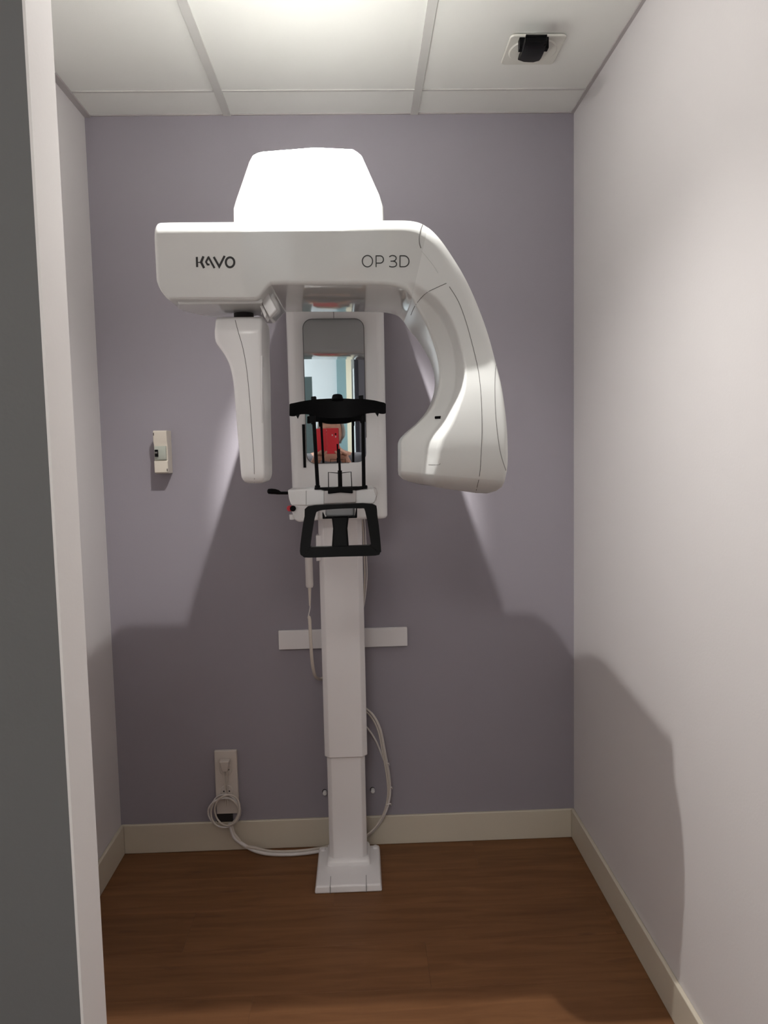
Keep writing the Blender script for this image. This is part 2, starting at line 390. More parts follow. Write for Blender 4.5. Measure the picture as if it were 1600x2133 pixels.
def arm_loop(s, shrink=0, dy=0):
    ax, ay, bx, by, c, R, yb, ri, ro = s
    kq = table([(860, 1), (960, .5)], bx); fl = table([(840, 0), (890, .011), (1000, .012), (1059, .008)], bx) if bx > 600 else 0
    A = P(ax, ay, -1.0); B = P(bx, by, -1.0); A.y = B.y = 0; D = B-A; L = D.length; D.normalize()
    A = A+D*shrink; L -= 2*shrink
    def front(u):
        z = (A+D*u).z; t = u/L
        e = table(Ftab, z)
        e += 1.45*R*(1-smooth01((t-(c-.07))/.14)) + R*.8*max(0, c-.075-t)/max(c, .01)
        return min(e+dy, yb-.03)
    pts = []
    for k in range(41): u = lerp(ri, L-ro, k/40); pts.append((u, front(u)))
    yo = front(L-ro)
    for k in range(1, 7): a = math.pi/2*k/6; pts.append((L-ro+ro*math.sin(a), yo+ro*kq*(1-math.cos(a))))
    rb = .016
    ybot = table([(322, -.90), (334, -.885), (347, -.86), (362, -.835), (400, -.79), (440, -.755), (545, yb)], bx) if bx < 545 else yb
    yB = lambda u: lerp(ybot, yb, smooth01(u/L*1.8))-dy
    for k in range(1, 5): a = math.pi/2*k/4; pts.append((L+fl-rb*(1-math.cos(a)), yB(L)-rb+rb*math.sin(a)))
    for k in range(1, 8): u = lerp(L-rb, rb, k/7); pts.append((u, yB(u)))
    for k in range(1, 5): a = math.pi/2*k/4; pts.append((rb*(1-math.sin(a)), yB(0)-rb+rb*math.cos(a)))
    yi = front(ri)
    for k in range(0, 6): a = math.pi/2*k/6; pts.append((ri-ri*math.cos(a), yi+ri*(1-math.sin(a))))
    return [Vector(((A+D*u).x, yy, (A+D*u).z)) for u, yy in pts]
loops = []
for x, ya, sh, dy in ((322.5, 588, .020, .020), (323.5, 590, .010, .010), (326, 594, .004, .004), (330, 600, .001, .001)):
    s = list(KEY[0]); s[0] = s[2] = x; s[1] = ya; loops.append(arm_loop(s, sh, dy))
nb = len(loops)
loops += [arm_loop(s) for s in secs]
for ax, ay, bx, by, sh, dy in ((840, 995, 1056, 1016, .0, .006), (846, 1003, 1049, 1027, .002, .014), (857, 1008, 1036, 1034, .004, .028), (880, 1014, 1015, 1034, .004, .045)):
    s = list(KEY[-1]); s[0:4] = [ax, ay, bx, by]; loops.append(arm_loop(s, sh, dy))
kk = nb+8*12+1
bar = loft('rotating_arm_bar', loops[:kk+1], M['plastic'], mach, sharp=60)
arm = tag(loft('tube_head_arm', loops[kk:], M['armplastic'], mach, sharp=60), 'curved white arm ending in the bulging tube head')
def bvh_of(o):
    off = origin(o); me = o.data
    return BVHTree.FromPolygons([v.co+off for v in me.vertices], [tuple(p.vertices) for p in me.polygons])
trees = [bvh_of(bar), bvh_of(arm)]
def hit(px, py):
    best = None
    for t in trees:
        loc, no, i, d = t.ray_cast(CAM, ray(px, py).normalized())
        if loc and (best is None or d < best[1]): best = (loc, d, no)
    return best
def seam(pts, parent, r=.0008, sm=4, m=None):
    pts = crom(pts, sm); out = []
    for x, yy in pts:
        h = hit(x, yy)
        if h: out.append(h[0]+ray(x, yy).normalized()*(r*.3))
    if len(out) > 1: tube('panel_joint', out, r, m or M['seam'], parent, 6)
seam([(881, 467), (877, 476), (873.5, 492), (874, 507), (877, 517)], bar, .0011)
seam([(856, 656), (864, 638), (876, 622), (890, 609), (910, 599), (930, 590)], arm, .0008)
seam([(936, 597), (955, 628), (970, 668), (983, 714), (993, 755), (999, 790), (1003, 840), (1004, 900), (1002, 950), (999, 990), (991, 1026)], arm, .0008)
seam([(1037, 735), (1033, 760), (1031, 800), (1032, 850), (1036, 900), (1043, 945), (1054, 980)], arm, .0007)
seam([(893, 968), (914, 968), (917, 965)], arm, .0005)
seam([(878, 522), (890, 536), (903, 553), (913, 569)], arm, .0010, 4, M['plastic'])
# small dark window on the inner face of the tube head
h0, h1 = hit(907, 870), hit(918, 869.5)
if h0 and h1: tube('sensor_window', [h0[0], h1[0]], .0032, M['black'], arm, 10)
# lettering
def ribbon(bm, pts, wd, fn, closed=False):
    n = len(pts); L, R = [], []
    for i in range(n):
        p = Vector(pts[i])
        a = Vector(pts[i-1]) if (i > 0 or closed) else None; c = Vector(pts[(i+1) % n]) if (i < n-1 or closed) else None
        d1 = (p-a).normalized() if a is not None else None; d2 = (c-p).normalized() if c is not None else None
        d1 = d1 or d2; d2 = d2 or d1
        n1 = Vector((-d1.y, d1.x)); n2 = Vector((-d2.y, d2.x)); mm = (n1+n2).normalized(); k = min(1/max(mm.dot(n1), .35), 2.2)
        L.append(fn(*(p+mm*wd/2*k))); R.append(fn(*(p-mm*wd/2*k)))
    for i in range(n if closed else n-1):
        j = (i+1) % n; q = [L[i], L[j], R[j], R[i]]
        fv = [bm.verts.new(v+Vector((0, -.0007, 0))) for v in q]; bv = [bm.verts.new(v+Vector((0, .001, 0))) for v in q]
        bm.faces.new(fv)
        for k in range(4): bm.faces.new((fv[k], bv[k], bv[(k+1) % 4], fv[(k+1) % 4]))
def ell(cx_, cy_, rx, ry, a0=0, a1=360, n=28): return [(cx_+rx*math.cos(math.radians(a0+(a1-a0)*k/n)), cy_+ry*math.sin(math.radians(a0+(a1-a0)*k/n))) for k in range(n+1)]
def onbar(x, yy):
    d = ray(x, yy); t = (-1.02+LEAN*1.80-LEAN*CAM.z-CAM.y)/(d.y+LEAN*d.z); 
    h = hit(x, yy); return h[0] if h else CAM+d*t
k1 = lambda x, yy: onbar(398+x/15.385, 522+yy/15.385)
bm = bmesh.new()
ribbon(bm, [(186, 205), (197, 530)], 64, k1)
ribbon(bm, [(400, 185), (322, 372), (418, 560)], 72, k1)
ribbon(bm, [(225, 380), (330, 380)], 30, k1)
ribbon(bm, [(562, 205), (480, 365), (528, 448), (592, 448)], 58, k1)
ribbon(bm, [(548, 190), (752, 560)], 60, k1)
ribbon(bm, [(728, 205), (905, 515), (1078, 170)], 66, k1)
ribbon(bm, ell(1250, 377, 136, 158)[:-1], 66, k1, True)
tag(link('maker_lettering', bm, M['ink'], bar, smooth=False, recalc=False), 'bold black lettering at the left end of the bar')
k2 = lambda x, yy: onbar(745+x/13.333, 518+yy/13.333)
bm = bmesh.new(); wd = 27
ribbon(bm, ell(273, 348, 143, 158)[:-1], wd, k2, True)
ribbon(bm, [(513, 188), (513, 512)], wd, k2)
ribbon(bm, [(513, 200), (625, 200)]+ell(625, 301, 94, 101, -80, 80, 10)+[(625, 402), (513, 402)], wd, k2)
ribbon(bm, crom([(880, 232), (920, 203), (975, 192), (1045, 212), (1072, 265), (1050, 318), (995, 345), (915, 350)], 4), wd, k2)
ribbon(bm, crom([(985, 347), (1055, 372), (1082, 430), (1057, 485), (985, 508), (915, 502), (878, 486)], 4), wd, k2)
ribbon(bm, [(1178, 188), (1178, 510)], wd, k2)
ribbon(bm, [(1178, 198), (1285, 198)]+ell(1285, 350, 142, 152, -80, 80, 14)+[(1285, 502), (1178, 502)], wd, k2)
tag(link('model_lettering', bm, M['ink'], bar, smooth=False, recalc=False), 'thin black lettering at the right end of the bar')

# ---- detector side: housing below the bar, neck, sensor paddle
zh = P(440, 622, -1.0).z
pl = [(-.388, -.978), (-.222, -.978)]+[(v.x, v.y) for v in (PZ(x, yy, zh-.006) for x, yy in ((546, 656), (530, 659), (480, 660), (430, 657.5), (402, 652), (384, 647), (370, 644)))]
bm = bmesh.new(); add_prism(bm, [Vector((x, yy, zh+.004)) for x, yy in pl], [Vector((x, yy, zh-.006)) for x, yy in pl])
hous = link('detector_housing', bm, M['plastic'], mach, bevel=.003, seg=2)
seam([(371, 619), (530, 619)], bar, .0006, 4, M['chin'])
pts = [(539, 618), (556, 604), (577, 644), (562, 661)]
prism('corner_flap', pts, -.955, -.93, M['panel'], mach, .003, 2)
prism('corner_flap', [(540, 634), (546, 632), (556, 655), (552, 663)], -.95, -.90, M['panel'], mach, .002, 2)
cyl('sensor_neck', (P(508, 660, -.87).x, -.87, 1.63), (0, 0, 1), .021, .021, .05, M['dark'], mach, 24)
SK = [ # left, right (photo points on y=-.93), front y, back y
 (455, 655, 538, 653, -.870, -.82), (449, 657, 542, 655, -.900, -.80), (446, 661, 544, 659, -.918, -.79), (445, 678, 545, 673, -.925, -.785), (445, 692, 545, 690, -.93, -.785),
 (447, 710, 545, 710, -.93, -.785), (456, 724, 545, 728, -.93, -.785), (467, 740, 546, 748, -.93, -.785), (477, 762, 547, 772, -.93, -.785),
 (484, 795, 547.5, 800, -.93, -.785), (488, 840, 548, 840, -.93, -.785), (492, 890, 549, 890, -.93, -.785), (497, 945, 550, 945, -.93, -.785),
 (500, 985, 551, 980, -.93, -.785), (502, 997, 550, 996, -.927, -.787), (507, 1005, 546, 1005, -.918, -.795), (514, 1008, 540, 1008, -.905, -.81)]
def sens_loop(s):
    lx, ly, rx, ry, yf, yb = s
    A = P(lx, ly, -.93); B = P(rx, ry, -.93); W = (B-A).length; D = (B-A).normalized(); pts = []
    r1 = min(.014, W*.3); r2 = .008
    for k in range(6): a = math.pi/2*k/5; pts.append((r1-r1*math.cos(a), yf+.012-.012*math.sin(a)))
    for k in range(1, 4): pts.append((lerp(r1, W-r2, k/4), yf-.0025*math.sin(math.pi*k/4)))
    for k in range(5): a = math.pi/2*k/4; pts.append((W-r2+r2*math.sin(a), yf+r2-r2*math.cos(a)))
    for k in range(4): a = math.pi/2*k/3; pts.append((W-r2+r2*math.cos(a), yb-r2+r2*math.sin(a)))
    for k in range(4): a = math.pi/2*k/3; pts.append((r2-r2*math.sin(a), yb-r2+r2*math.cos(a)))
    return [Vector(((A+D*u).x, yy, (A+D*u).z)) for u, yy in pts]
sens = loft('sensor_head', [sens_loop(s) for s in crom(SK, 3)], M['panel'], mach, sharp=60)
trees = [bvh_of(sens)]
seam([(490, 667), (496, 690), (506, 725), (514, 770), (520, 830), (525, 900), (529, 960), (530, 1005)], sens, .0007)
prism('sensor_rail', [(542.5, 740), (546.5, 740), (547, 880), (544.5, 880)], -.9305, -.9, M['panel'], sens, .001, 1)

# ---- patient support: chin rest, head clamp, handles
YP = -.74
tab = [(599, 1020), (655, 1018), (780, 1017), (786, 1021), (787, 1030), (783, 1043), (777, 1050), (742, 1050), (700, 1050), (640, 1054), (607, 1053), (602, 1040)]
prism('support_table', tab, YP, YP+.085, M['panel'], mach, .006, 3)
prism('table_end', [(778, 1017), (784, 1018), (787, 1026), (784, 1042), (779, 1049), (783, 1034)], YP-.002, YP+.05, M['chin'], mach, .002, 2)
prism('chin_plate', [(675, 1022), (742, 1021), (742, 1047), (720, 1048.5), (695, 1049), (675, 1050)], YP-.006, YP+.05, M['chin'], mach, .003, 2)
for x in (637.5, 674.5): prism('panel_joint', [(x, 1022), (x+.7, 1022), (x+.7, 1052), (x, 1052)], YP-.0007, YP+.01, M['seam'], mach)
# arm from the carriage, its lower shell and dark bracket
a0, a1 = P(675, 1052, YP), P(741, 1076, YP)
box('support_arm', a0.x+.002, a1.x-.002, YP+.01, YC+.02, a1.z, a0.z+.02, M['panel'], mach, .006, 3)
prism('support_shell', [(608, 1050), (662, 1050), (662, 1084), (622, 1088), (612, 1082), (607, 1064)], YC-.05, YC+.03, M['panel'], mach, .006, 3)
for q in ([(671.5, 1068), (676, 1078), (743, 1075), (743, 1079), (672, 1081)], [(742.5, 1056), (744, 1056), (744, 1079), (739, 1076)]):
    prism('dark_bracket', q, YP-.01, YP+.02, M['black'], mach, .0005, 1)
# bite bracket and rods
prism('bite_bracket', [(683, 1017), (707, 1014), (735, 1016), (735, 1028), (709, 1026), (683, 1029)], YP-.012, YP+.02, M['black'], mach, .002, 2)
prism('clamp_bar', [(655, 1016), (765, 1013), (765, 1018), (757, 1019), (735, 1023), (683, 1024), (668, 1020), (655, 1020)], YP-.004, YP+.02, M['black'], mach, .001, 2)
for x0, x1 in ((653, 662), (756, 758)):
    tube('clamp_rod', [P(x0, 860, YP-.01), P(x1, 1017, YP-.006)]  , .0046, M['black'], mach, 10)
for x in (661.5, 760): cyl('rod_knob', P(x, 1016, YP-.006), (0, 0, 1), .007, .006, .006, M['black'], mach, 14, .001)
tube('bite_rod', [P(706, 935, YP-.004), P(708, 985, YP-.004)], .0030, M['black'], mach, 10)
tube('bite_rod', [P(708, 980, YP-.004), P(709, 1020, YP-.004)], .0052, M['black'], mach, 10)
tube('wire_frame', [P(684.5, 1018, YP), P(684, 984, YP), P(708, 985.5, YP), P(731.5, 983, YP), P(733, 1018, YP)], .0011, M['black'], mach, 8)
# head clamp band, bowed towards the patient
HB = [(603, 842, 866), (606, 840.5, 867), (614, 839, 867), (628, 836, 863), (650, 832.5, 864), (668, 831, 869), (690, 830, 871), (718, 830, 870), (738, 831, 868), (756, 831, 863), (780, 834, 860), (793, 837, 862), (801, 839, 862), (804, 842, 860)]
lp = []
for x, t, bt_ in crom(HB, 3):
    s = (x-703)/100; yy = YP-.01-.055*s*s
    A = P(x, t, yy); B = P(x, bt_, yy); th = .013
    lp.append([A, A+Vector((0, th, -.002)), B+Vector((0, th, .002)), B])
head = loft('head_clamp', lp, M['black'], mach, sharp=40)
for q in ([(648, 826), (658, 825), (658, 840), (648, 840)], [(747, 824), (757, 823), (757, 838), (747, 838)], [(643, 860), (656, 862), (656, 880), (646, 879)], [(752, 858), (761, 858), (761, 876), (755, 877)]):
    prism('clamp_block', q, YP-.02, YP+.01, M['black'], head, .001, 1)
for q in ([(616, 864), (624, 863), (620, 872)], [(782, 860), (790, 859), (787, 868)]):
    prism('pad_tip', q, YP-.055, YP-.045, M['black'], head, 0)
cyl('clamp_knob', P(703, 834, YP-.012), (0, .2, 1), .0145, .011, .013, M['black'], head, 18, .002)
# hand grips
outr0 = [(641, 1055), (700, 1051), (776, 1050), (786, 1072), (793, 1138), (791, 1147), (781, 1153), (710, 1155), (645, 1157), (633, 1154), (627, 1144), (631, 1100), (635, 1075)]
innr0 = [(664, 1064), (700, 1060), (750, 1059), (761, 1066), (772, 1129), (771, 1132), (768, 1133), (710, 1135), (653, 1136.5), (650, 1136), (648, 1134), (653, 1095), (657, 1074)]
outr = crom([outr0[-1]]+outr0+outr0[:2], 3)[3:-4]; innr = crom([innr0[-1]]+innr0+innr0[:2], 3)[3:-4]
def gp(p, o=0):
    v = P(p[0], p[1], YP-.03); v.y += -.035*(p[1]-1050)/100 + o; return v
bm = bmesh.new(); n = len(outr)
V = [[bm.verts.new(gp(p, o)) for p in l] for l, o in ((outr, 0), (innr, 0), (innr, .018), (outr, .018))]
for a, c in zip(V, V[1:]+V[:1]):
    for i in range(n): bm.faces.new((a[i], a[(i+1) % n], c[(i+1) % n], c[i]))
link('hand_grip', bm, M['black'], mach, bevel=.005, seg=3)
f = [gp(p, .004) for p in ((691, 1076), (727, 1075), (724, 1100), (727, 1137), (692, 1138), (694, 1100))]
bm = bmesh.new(); add_prism(bm, f, [v+Vector((0, .016, 0)) for v in f]); link('grip_stem', bm, M['black'], mach, bevel=.004, seg=2)
# lever on the left, red stop button
lv = [P(600, 1027, YP+.03), P(585, 1027, YP+.03), P(580, 1025.5, YP+.03), P(573, 1024, YP+.03), P(566, 1023.5, YP+.03), P(559, 1023.5, YP+.03), P(557, 1023.5, YP+.03)]
bm = bmesh.new(); add_tube(bm, lv, [.0035, .0035, .0055, .0065, .0068, .006, .003], 12); tag(link('side_lever', bm, M['black'], mach), 'black lever knob sticking out on the left')
c = P(609, 1058, YC-.03)
cyl('stop_button_socket', c+Vector((.004, 0, 0)), (0, -1, .0), .0085, .0085, .028, M['black'], mach, 20)
tag(cyl('stop_button', c+Vector((-.003, -.012, 0)), (-.45, -1, 0), .009, .0085, .012, M['red'], mach, 20, .002), 'red emergency stop button')
cyl('button_holder', c+Vector((0, -.012, -.018)), (0, 0, -1), .009, .008, .016, M['panel'], mach, 18, .002)
# bracket for the hand switch on the side of the column
prism('switch_holder', [(658, 1115), (669, 1115), (669, 1168), (659, 1169)], -.165, -.12, M['metalwhite'], mach, .002, 2)

# ------------------------------------------------------------------ hand switch with cord
sw = thing('hand_switch', P(644, 1222, -.16), 'white cylindrical hand switch hanging left of the column on its cord', 'switch')
tube('switch_body', [P(642, 1140, -.16), P(643, 1158, -.16), P(645, 1220, -.16), P(645, 1223.5, -.16)], [.011, .012, .012, .010], M['whitecable'], sw, 18)
tube('strain_relief', [P(645, 1223, -.16), P(645.5, 1262, -.16)], [.0055, .0025], M['cable'], sw, 10)
tube('cord', [P(645.5, 1255, -.16), P(646, 1265, -.16), P(643, 1280, -.16), P(641.5, 1287, -.16)], .0015, M['whitecable'], sw, 8, 4)
tube('thick_cord', [P(642, 1285, -.16), P(645, 1291, -.16), P(647, 1330, -.16), P(650, 1375, -.145), P(654, 1400, -.12), P(659, 1411, -.085), P(670, 1414, -.045), P(690, 1402, -.040)], .0052, M['cable'], sw, 12, 5)

# ------------------------------------------------------------------ cables right of the column
cb = thing('cable_bundle', P(812, 1640, -.06), 'bundle of cream cables bowing out to the right of the column foot', 'cable')
rt = [(760, 1474), (778, 1490), (793, 1520), (803, 1570), (811, 1615), (813, 1650), (808, 1680), (797, 1705), (781, 1727), (764, 1742)]
for i, (ox, oy, r) in enumerate(((0, 0, .0034), (-5, 3, .0028), (-2, -1, .0026))):
    tube('strand', [P(x+ox, yy+oy, -.045-.009*i+.012*math.sin(k*.9+i)) for k, (x, yy) in enumerate(rt)], r, M['cable'] if i else M['whitecable'], cb, 8, 5)
tube('strand', [P(758, 1508, -.05), P(772, 1525, -.05), P(785, 1547, -.05), P(797, 1577, -.05), P(803, 1590, -.05)], .003, M['whitecable'], cb, 8, 5)
for x, yy in ((808, 1592), (814, 1642), (812, 1676)): tube('cable_tie', [P(x-7, yy, -.058), P(x+2, yy-2, -.058), P(x+3, yy+1, -.05)], .0022, M['whitecable'], cb, 6)
uc = thing('upper_cable', P(763, 1190, -.06), 'pair of thin cream cables running down behind the column top', 'cable')
for ox, r in ((0, .0028), (4.5, .0022)):
    tube('strand', [P(752+ox, 1070, -.10), P(755+ox, 1085, -.07), P(757.5+ox, 1130, -.065), P(759+ox, 1165, -.065), P(760+ox, 1200, -.065), P(758+ox*.8, 1235, -.065), P(755+ox*.6, 1262, -.06), P(750, 1290, -.05)], r, M['cable'] if ox == 0 else M['whitecable'], uc, 8, 5)

# ------------------------------------------------------------------ wall fittings
a, c = P(580.5, 1314, 0), P(848, 1342.5, 0)
rail = thing('mounting_rail', (XM, -.01, .70), 'white flat mounting rail fixed to the wall behind the column', 'wall rail')
box('rail_plate', -.3235, .1125, -.013, 0, .700, .765, M['metalwhite'], rail, .002)
def bolt(px, py, label):
    v = P(px, py, 0); t = thing('wall_bolt', v, label, 'bolt')
    cyl('washer', v, (0, -1, 0), .0085, .0085, .004, M['dark'], t, 20, .001)
    cyl('bolt_head', v+Vector((.001, -.004, 0)), (0, -1, 0), .0078, .007, .014, M['panel'], t, 8, .001)
bolt(776, 1644, 'zinc bolt head in the wall right of the lower column')
bolt(676.5, 1648.5, 'zinc bolt head in the wall peeking out left of the lower column')
# breaker box
v0 = P(318, 897, -.06); v1 = P(350.5, 986.5, -.06)
x0, x1, z0, z1 = v0.x, v1.x, v1.z, v0.z
br = thing('breaker_box', ((x0+x1)/2, 0, z0), 'small ivory circuit breaker box on the mauve wall left of the machine', 'breaker box')
bm = bmesh.new()
pr = [(0, z0), (-.046, z0), (-.060, z0+.004), (-.060, z0+.040), (-.054, z0+.043), (-.054, z1-.046), (-.060, z1-.034), (-.060, z1-.004), (-.056, z1), (0, z1)]
add_prism(bm, [Vector((x0, yy, z)) for yy, z in pr], [Vector((x1, yy, z)) for yy, z in pr])
link('case', bm, M['breaker'], br, bevel=.0015, seg=2)
bm = bmesh.new(); zc0, zc1 = z0+.043, z1-.050
pr = [(-.05, zc0), (-.060, zc0+.002), (-.063, zc0+.012), (-.063, zc1-.012), (-.058, zc1), (-.05, zc1)]
add_prism(bm, [Vector((x0+.003, yy, z)) for yy, z in pr], [Vector((x1-.004, yy, z)) for yy, z in pr])
win = link('window_cover', bm, M['smoke'], br, bevel=.001, seg=2)
box('toggle', x0+.0055, x0+.0155, -.069, -.055, zc0+.012, zc0+.035, M['black'], br, .001)
box('toggle_lever', x0+.007, x0+.0145, -.073, -.06, zc0+.022, zc0+.028, M['seam'], br, .001)
box('screw_slot', x0+.0012, x0+.0035, -.0605, -.055, z1-.016, z1-.007, M['dark'], br)
box('screw_slot', x1-.0040, x1-.0015, -.0605, -.055, z0+.007, z0+.016, M['dark'], br)
# socket panel with plug
v0 = P(447, 1561, 0); v1 = P(499, 1690, 0)
x0, x1, z0, z1 = v0.x+.001, v1.x, v1.z, v0.z
so = thing('wall_socket', ((x0+x1)/2, 0, z0), 'tall white socket panel low on the mauve wall with a plug in it', 'socket')
bm = bmesh.new(); n_ = 8
add_prism(bm, [Vector((x0, -.016, z0)), Vector((x1, -.016, z0)), Vector((x1, -.016, z1)), Vector((x0, -.016, z1))], [Vector((x0-.001, 0, z0)), Vector((x1+.001, 0, z0)), Vector((x1+.001, 0, z1)), Vector((x0-.001, 0, z1))])
pan = link('cover_plate', bm, M['socket'], so, bevel=.003, seg=2)
for zc in (z0+.158, z0+.082):
    xc = (x0+x1)/2
    cyl('socket_well', (xc, -.0155, zc), (0, -1, 0), .022, .0205, .003, M['socket'], so, 28, .001)
    for s in (-1, 1): cyl('pin_hole', (xc+s*.0095, -.0182, zc), (0, -1, 0), .0026, .0026, .0008, M['dark'], so, 10)
    cyl('earth_pin', (xc, -.018, zc+.012), (0, -1, 0), .0022, .002, .004, M['steel'], so, 10)
bm = bmesh.new(); xc = (x0+x1)/2; zt = z1-.026
add_prism(bm, [Vector((xc-.018, -.017, zt)), Vector((xc+.018, -.017, zt)), Vector((xc+.011, -.017, zt-.038)), Vector((xc-.011, -.017, zt-.038))], [Vector((xc-.016, -.046, zt)), Vector((xc+.016, -.046, zt)), Vector((xc+.009, -.040, zt-.038)), Vector((xc-.009, -.040, zt-.038))])
tag(link('plug', bm, M['socket'], so, bevel=.003, seg=2), 'white plug with two wires')
for s in (-1, 1): tube('plug_wire', [(xc+s*.005, -.028, zt-.036), (xc+s*.006, -.028, zt-.055), (xc+s*.004, -.026, zt-.085), (xc+s*.002, -.024, zt-.12), (xc+s*.004, -.030, zt-.16)], .002, M['cable'], so, 8, 4)
bx = P(447, 1692, -.004); 
box('cable_outlet', P(453, 1690, 0).x, P(485, 1690, 0).x, -.010, 0, P(470, 1712, 0).z, z0+.001, M['dark'], so)
# coil of cable and its run to the column
cl = thing('coiled_cable', P(470, 1690, -.04), 'coiled cream power cable hanging below the socket panel and running to the base', 'cable')
cpx = [(470, 1689, 31, 34, 0), (468, 1691, 28, 31, 20), (466, 1692, 33, 30, -15), (473, 1687, 26, 32, 8)]
for i, (cx_, cy_, rx, ry, rot) in enumerate(cpx):
    pts = []
    for k in range(37):
        a = 2*math.pi*k/36; ux, uy = rx*math.cos(a), ry*math.sin(a); ro = math.radians(rot)
        v = P(cx_+ux*math.cos(ro)-uy*math.sin(ro), cy_+ux*math.sin(ro)+uy*math.cos(ro), -.028-.006*i)
        v.y += .006*math.sin(a*2+i); pts.append(v)
    tube('loop', pts, .0030, M['cable'] if i % 2 else M['whitecable'], cl, 8)
for i, (o, r) in enumerate(((0, .0058), (6, .005))):
    run = [P(478+o*.6, 1715, -.035), P(484+o*.5, 1735, -.04), P(490+o, 1747, -.045), P(508, 1760+o*.3, -.05), P(530, 1772-o, -.06)]
    e = [PZ(560, 1779-o, r+.001), PZ(600, 1780-o, r+.001), PZ(640, 1777-o, r+.001), PZ(672, 1772-o, r+.001), PZ(690, 1768-o, r+.001)]
    tube('cable_run', run+e, r, M['cable'] if i else M['whitecable'], cl, 10, 5)

# ------------------------------------------------------------------ ceiling fittings
vt = thing('ceiling_fixture', (.46, -.39, H), 'black swivel fixture set in a square pale ceiling plate', 'ceiling fixture')
bm = bmesh.new()
sq = rr(.386, .536, -.465, -.318, H-.008, .012); 
add_prism(bm, sq, [v+Vector((0, 0, .007)) for v in sq]); link('square_plate', bm, M['plate'], vt, bevel=.004, seg=3)
bm = bmesh.new(); add_tube(bm, [(.461, -.391, H-.0075), (.461, -.391, H-.0105)], [.066, .062], 40); link('ring', bm, M['plate'], vt)
fx = [Vector(p) for p in ((0, 0, 0),)]
Zs = H-.045
lps = []
for py, xa, xb, dz in ((83, 1096, 1140, -.050), (87, 1095, 1139.5, -.056), (94, 1093, 1138, -.058), (104, 1090, 1135.5, -.052), (113, 1087, 1131, -.040), (121, 1083, 1127, -.026), (126, 1079, 1123, -.014)):
    A = PZ(xa, py-1.2, H+dz); B = PZ(xb, py-1.2+(2 if py > 110 else 0), H+dz); mid = (A+B)/2
    C_ = PZ((xa+xb)/2, py+(2.2 if py > 110 else -1.0), H+dz-.004)
    lps.append([A, lerp(A, C_, .55)+Vector((0, 0, -.003)), C_+Vector((0, 0, -.002)), lerp(B, C_, .55)+Vector((0, 0, -.003)), B, B+Vector((0, 0, .012)), C_+Vector((0, 0, .012)), A+Vector((0, 0, .012))])
loft('swivel_shield', lps, M['black'], vt, sharp=40)
A, B = PZ(1099, 86, H-.050), PZ(1137, 85, H-.050)
bm = bmesh.new(); add_tube(bm, [A+Vector((0, .004, 0)), B+Vector((0, .004, 0))], .0105, 20); link('swivel_barrel', bm, M['black'], vt)
for px0, px1, p0, p1 in ((1081, 1092, 104, 105), (1134, 1143, 103, 100)):
    A, B = PZ(px0, p0, H-.035), PZ(px1, p1, H-.035)
    box('side_tab', min(A.x, B.x), max(A.x, B.x), A.y-.010, A.y+.010, H-.036, H-.008, M['black'], vt, .001)
# the downlight that lights the alcove (above the frame)
dl = thing('downlight', (LAMP.x, LAMP.y, H), 'round white ceiling downlight above the front of the machine', 'ceiling lamp')
bm = bmesh.new(); add_tube(bm, [(LAMP.x, LAMP.y, H), (LAMP.x, LAMP.y, H-.006), (LAMP.x, LAMP.y, H-.012)], [.05, .05, .042], 36); link('trim_ring', bm, M['tbar'], dl)
bm = bmesh.new(); add_tube(bm, [(LAMP.x, LAMP.y, H-.0122), (LAMP.x, LAMP.y, H-.014)], [.036, .034], 30); link('lens', bm, M['glow'], dl)
for x, yy, lab in ((-.35, -3.25, 'added square fill light panel in the corridor ceiling, out of view'),):
    t = thing('fill_panel', (x, yy, H), lab, 'ceiling lamp')  # invented panel that houses the corridor fill, never in view
    box('frame', x-.3, x+.3, yy-.3, yy+.3, H-.010, H, M['tbar'], t, .002)
    box('diffuser', x-.285, x+.285, yy-.285, yy+.285, H-.013, H-.010, M['panelglow'], t)

# ------------------------------------------------------------------ corridor seen in the mirror
wn = struct(box('window_1', XW-.02, XW+.02, -7.86, -6.74, .94, 2.16, M['white_wall']))
box('pane', XW+.02, XW+.024, -7.80, -7.31, 1.0, 2.10, M['panelglow'], wn); box('pane', XW+.02, XW+.024, -7.29, -6.80, 1.0, 2.10, M['panelglow'], wn)
struct(box('door_1', .19, .315, YB, YB+.04, 0, 2.27, M['teal']))
struct(box('trim_3', .315, .385, YB, YB+.05, 0, 2.27, M['cream']))
struct(box('trim_4', -.125, .20, YB, YB+.06, 2.36, H, M['maroon']))
struct(box('trim_5', -1.5, -.14, YB, YB+.06, 2.36, H, M['teal']))
tc_ = thing('tall_cabinet', (-.35, -6.5, 0), 'tall teal laminate cabinet in the corridor behind the viewer', 'cabinet')
box('body', -.60, -.144, -6.95, -6.5, 0.05, 1.925, M['teal'], tc_, .003)
box('plinth', -.59, -.154, -6.94, -6.53, 0, .05, M['navy'], tc_)
box('cabinet_door', -.595, -.375, -6.5, -6.485, .06, 1.915, M['teal'], tc_, .002); box('cabinet_door', -.37, -.15, -6.5, -6.485, .06, 1.915, M['teal'], tc_, .002)
sh = thing('open_shelf', (.52, -7.9, 0), 'white open shelf unit against the far corridor wall', 'shelf')
for x in (.405, .64): box('side_panel', x, x+.018, YB+.05, YB+.35, 0, 2.1, M['white_wall'], sh)
for k in range(6): box('shelf_board', .423, .64, YB+.05, YB+.35, .05+.4*k, .07+.4*k, M['white_wall'], sh)
od = thing('open_door', (.48, -5.0, 0), 'slate grey door leaf standing open across the corridor', 'door')
